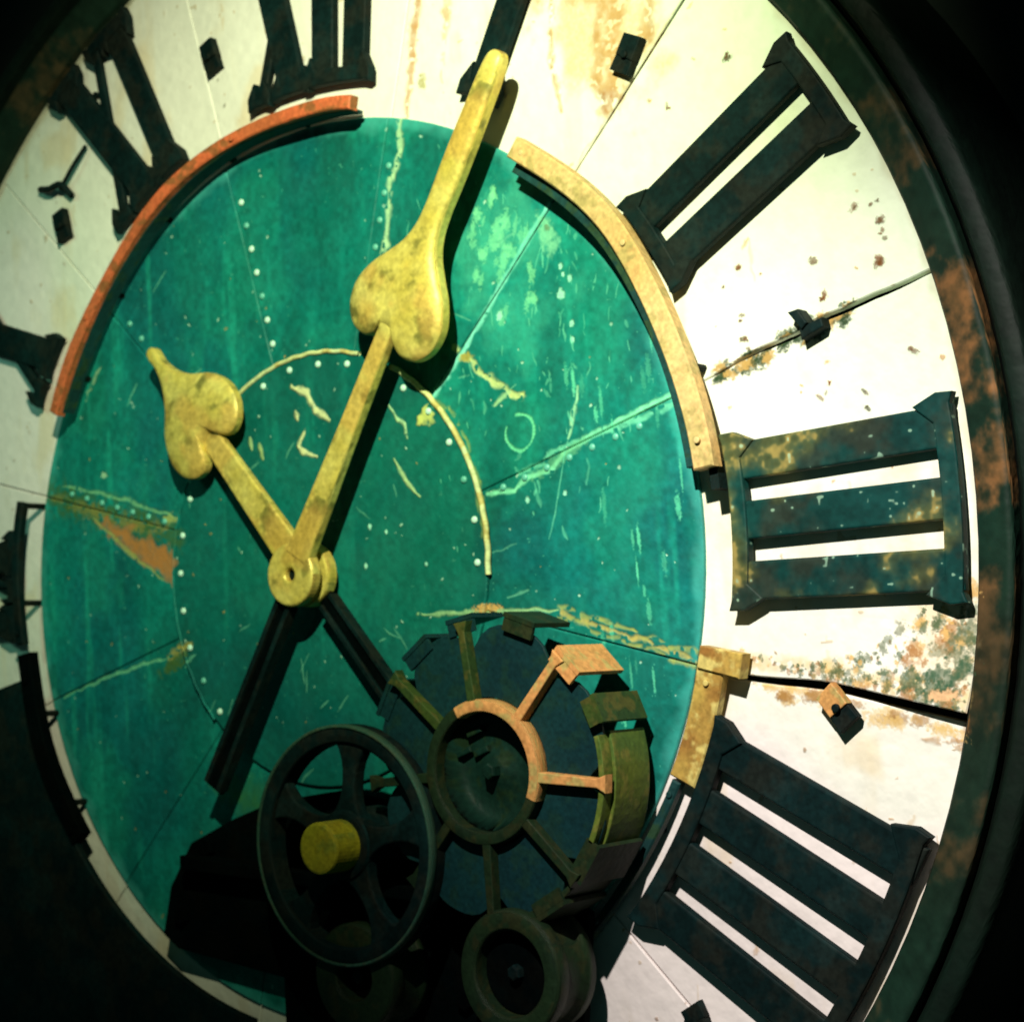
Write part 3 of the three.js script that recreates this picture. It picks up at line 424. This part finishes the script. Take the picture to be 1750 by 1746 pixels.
// ---------------------------------------------------------------- wheels in front of the lower dial, an added dark plate behind them
const shade_plate = thing('added_shade_plate', 'black plate added for the shade behind the wheels at the bottom of the dial', 'shade_plate');  // added black sheet standing in for the shadow behind the wheels
part(shade_plate, 'shade_sheet', plate([[-0.262, -0.385], [-0.173, -0.351], [-0.086, -0.325], [0.05, -0.31], [0.23, -0.342], [0.305, -0.402], [0.443, -0.45], [0.46, -0.464], [0.435, -0.66], [0.149, -0.7], [-0.08, -0.68], [-0.079, -0.571], [-0.3, -0.54], [-0.33, -0.52], [-0.31, -0.45]], 0.02, 0.036, 0.003), M.dark);
part(shade_plate, 'shade_rib', plate([[-0.25, -0.4], [0.3, -0.44], [0.3, -0.46], [-0.25, -0.42]], 0.037, 0.07, 0.003), M.dark);
for (const [x, y] of [[-0.22, -0.39], [0.36, -0.44], [-0.28, -0.49], [0.26, -0.58]]) { part(shade_plate, 'bolt', round(0.014, 0.036, 0.048, 0.003, 6).translate(x, y, 0), M.dark); part(shade_plate, 'standoff', round(0.012, -0.02, 0.0205, 0.001, 12).translate(x, y, 0), M.dark); }

{ // the wheel with eight spokes, dark plates between them and bent tabs
  const w = thing('spoked_wheel', 'dark spoked wheel with orange spokes and bent tabs beside the yellow axle wheel', 'wheel'); w.position.set(0.373, -0.283, 0);
  const zf = 0.12, rin = 0.088, rout = 0.188, pol = (a, r) => [r * Math.cos(a * D), r * Math.sin(a * D)], ang = [-5, 47, 97, 139, 184, 228, 271, 316];
  const ringPart = (a0, a1, m, label) => { const g = new THREE.LatheGeometry([[0.074, zf - 0.02], [0.074, zf + 0.002], [0.076, zf + 0.005], [0.088, zf + 0.005], [0.09, zf + 0.002], [0.09, zf - 0.02], [0.074, zf - 0.02]].map(([r, z]) => new THREE.Vector2(r, z)), 40, (a0 + 90) * D, (a1 - a0) * D).rotateX(Math.PI / 2); g.computeVertexNormals(); return part(w, 'rim_ring', planar(g), m, label); };
  ringPart(-24, 116, M.orange, 'upper arc of the ring with worn orange paint'); ringPart(116, 336, M.oliveShaded);
  part(w, 'dish', turned([[0.0001, zf - 0.022], [0.016, zf - 0.022], [0.03, zf - 0.03], [0.06, zf - 0.034], [0.0735, zf - 0.012], [0.0738, zf - 0.04], [0.0001, zf - 0.046]], 48), M.dish);
  part(w, 'bolt', round(0.011, zf - 0.024, zf - 0.008, 0.003, 6), M.dish); part(w, 'axle', round(0.022, -0.004, zf - 0.04, 0.002, 24), M.iron);
  for (const [x, y] of [[-0.03, 0.045], [-0.048, 0.02], [-0.02, 0.02]]) part(w, 'lug', plate([[x - 0.012, y - 0.004], [x + 0.012, y + 0.004], [x + 0.01, y + 0.012], [x - 0.014, y + 0.004]], zf - 0.036, zf - 0.022, 0.002), M.dish);
  ang.forEach((a, i) => {
    const c = Math.cos(a * D), s = Math.sin(a * D), h = 0.0055, P = (r, t) => [r * c - t * s, r * s + t * c];
    part(w, 'spoke', plate([P(0.087, -h * 1.2), P(0.175, -h), P(rout, -h * 2), P(rout, h * 2), P(0.175, h), P(0.087, h * 1.2)], zf - 0.012, zf + 0.004, 0.0015), i < 2 ? M.orange : i < 4 ? M.olive : M.oliveShaded, i < 2 ? 'spoke with orange paint' : undefined);
    const b = ang[(i + 1) % 8] + (i === 7 ? 360 : 0), pts = [];
    for (let k = 0; k <= 10; k++) { const t = k / 10, round_ = Math.pow(Math.abs(2 * t - 1), 3.2); pts.push(pol(lerp(a + 1.5, b - 1.5, t), rout - 0.004 - 0.03 * round_)); }
    for (let k = 6; k >= 0; k--) pts.push(pol(lerp(a + 3, b - 3, k / 6), 0.0915));
    part(w, 'web_plate', plate(pts, zf - 0.016, zf - 0.011 - 0.0004 * (i % 3), 0.001), M.web);
  });
  const tab = (a, r, tw, z0, z1, m, label) => { const t = group(w, 'tab', label); t.rotation.z = a * D; part(t, 'tab_plate', planar(new THREE.BoxGeometry(0.006, tw, z1 - z0).translate(r, 0, (z0 + z1) / 2)), m); part(t, 'tab_lip', planar(new THREE.BoxGeometry(0.016, tw * 0.94, 0.005).translate(r - 0.0115, 0, z1 - 0.0035)), m); };
  tab(70, 0.196, 0.05, 0.045, 0.118, M.oliveShaded); tab(43, 0.192, 0.046, 0.03, 0.122, M.orange, 'orange bent tab'); tab(22, 0.194, 0.036, 0.03, 0.122, M.olive); tab(-36, 0.19, 0.055, 0.03, 0.12, M.oliveShaded); tab(100, 0.194, 0.045, 0.05, 0.112, M.web); tab(125, 0.194, 0.05, 0.05, 0.112, M.web); tab(150, 0.194, 0.05, 0.05, 0.112, M.web); tab(-62, 0.19, 0.05, 0.03, 0.115, M.oliveShaded);
  const seg = (a0, a1, r, z0, z1, m) => { const p = [], q = []; for (let k = 0; k <= 14; k++) { p.push(pol(lerp(a0, a1, k / 14), r)); q.push(pol(lerp(a0, a1, k / 14), r - 0.008)); } return part(w, 'drum_wall', plate([...p, ...q.reverse()], z0, z1, 0.0015), m); };
  seg(-30, 14, 0.187, 0.028, 0.1, M.drum); seg(-29, 13, 0.183, 0.1, 0.119, M.drum); seg(-80, -44, 0.186, 0.028, 0.11, M.oliveShaded);
}
{ // the hand wheel with the yellow axle end
  const w = thing('hand_wheel', 'dark iron wheel with five curved spokes around a yellow axle end', 'wheel'); w.position.set(0.139, -0.374, 0);
  part(w, 'rim_edge', turned([[0.1515, 0.134], [0.1525, 0.1368], [0.1555, 0.1368], [0.1568, 0.134], [0.1568, 0.125], [0.1515, 0.125]], 80), M.strutPale);
  const zf = 0.135, pol = (a, r) => [r * Math.cos(a * D), r * Math.sin(a * D)];
  part(w, 'rim_ring', turned([[0.132, zf - 0.03], [0.132, zf - 0.004], [0.136, zf], [0.152, zf], [0.156, zf - 0.004], [0.156, zf - 0.03], [0.152, zf - 0.034], [0.136, zf - 0.034], [0.132, zf - 0.03]], 80), M.iron);
  for (const a of [82, 154, 226, 298, 10]) {
    const c = Math.cos(a * D), s = Math.sin(a * D), P = (r, t) => [r * c - t * s, r * s + t * c], l = [], q = [];
    for (let k = 0; k <= 8; k++) { const t = k / 8, r = lerp(0.03, 0.136, t), h = 0.0115 + 0.02 * Math.pow(Math.abs(2 * t - 1), 2.4); l.push(P(r, h)); q.push(P(r, -h)); }
    part(w, 'spoke', plate([...l, ...q.reverse()], zf - 0.026, zf - 0.006 - 0.0003 * (a % 5), 0.003), M.iron);
  }
  part(w, 'hub', round(0.046, 0.06, zf - 0.001, 0.006, 40), M.iron);
  part(w, 'axle', round(0.0335, 0.036, 0.178, 0.004, 44), M.yellow, 'yellow painted axle end');
}
function pulley(label, x, y, r, hole, z0, z1, m) {
  const w = thing('pulley', label, 'pulley'); w.position.set(x, y, 0);
  part(w, 'rim_ring', turned([[hole, z0], [hole, z1 - 0.004], [hole + 0.004, z1], [r - 0.004, z1], [r, z1 - 0.004], [r, z1 - 0.02], [r - 0.008, z1 - 0.026], [r - 0.008, z0 + 0.02], [r, z0 + 0.014], [r, z0], [hole, z0]], 56), m);
  part(w, 'face', round(hole - 0.0005, z0 + 0.01, z1 - 0.02, 0.002, 40), M.dark); part(w, 'bolt', round(0.01, z1 - 0.021, z1 - 0.008, 0.003, 6), M.iron); part(w, 'axle', round(0.014, 0.035, z0 + 0.011, 0.001, 16), M.iron);
}
pulley('olive green pulley drum at the bottom below the yellow axle end', 0.14, -0.545, 0.07, 0.03, 0.05, 0.125, M.oliveShaded);
pulley('olive green pulley ring with black centre at the bottom below the spoked wheel', 0.4, -0.527, 0.078, 0.052, 0.05, 0.125, M.oliveShaded);

renderer.render(scene, camera);
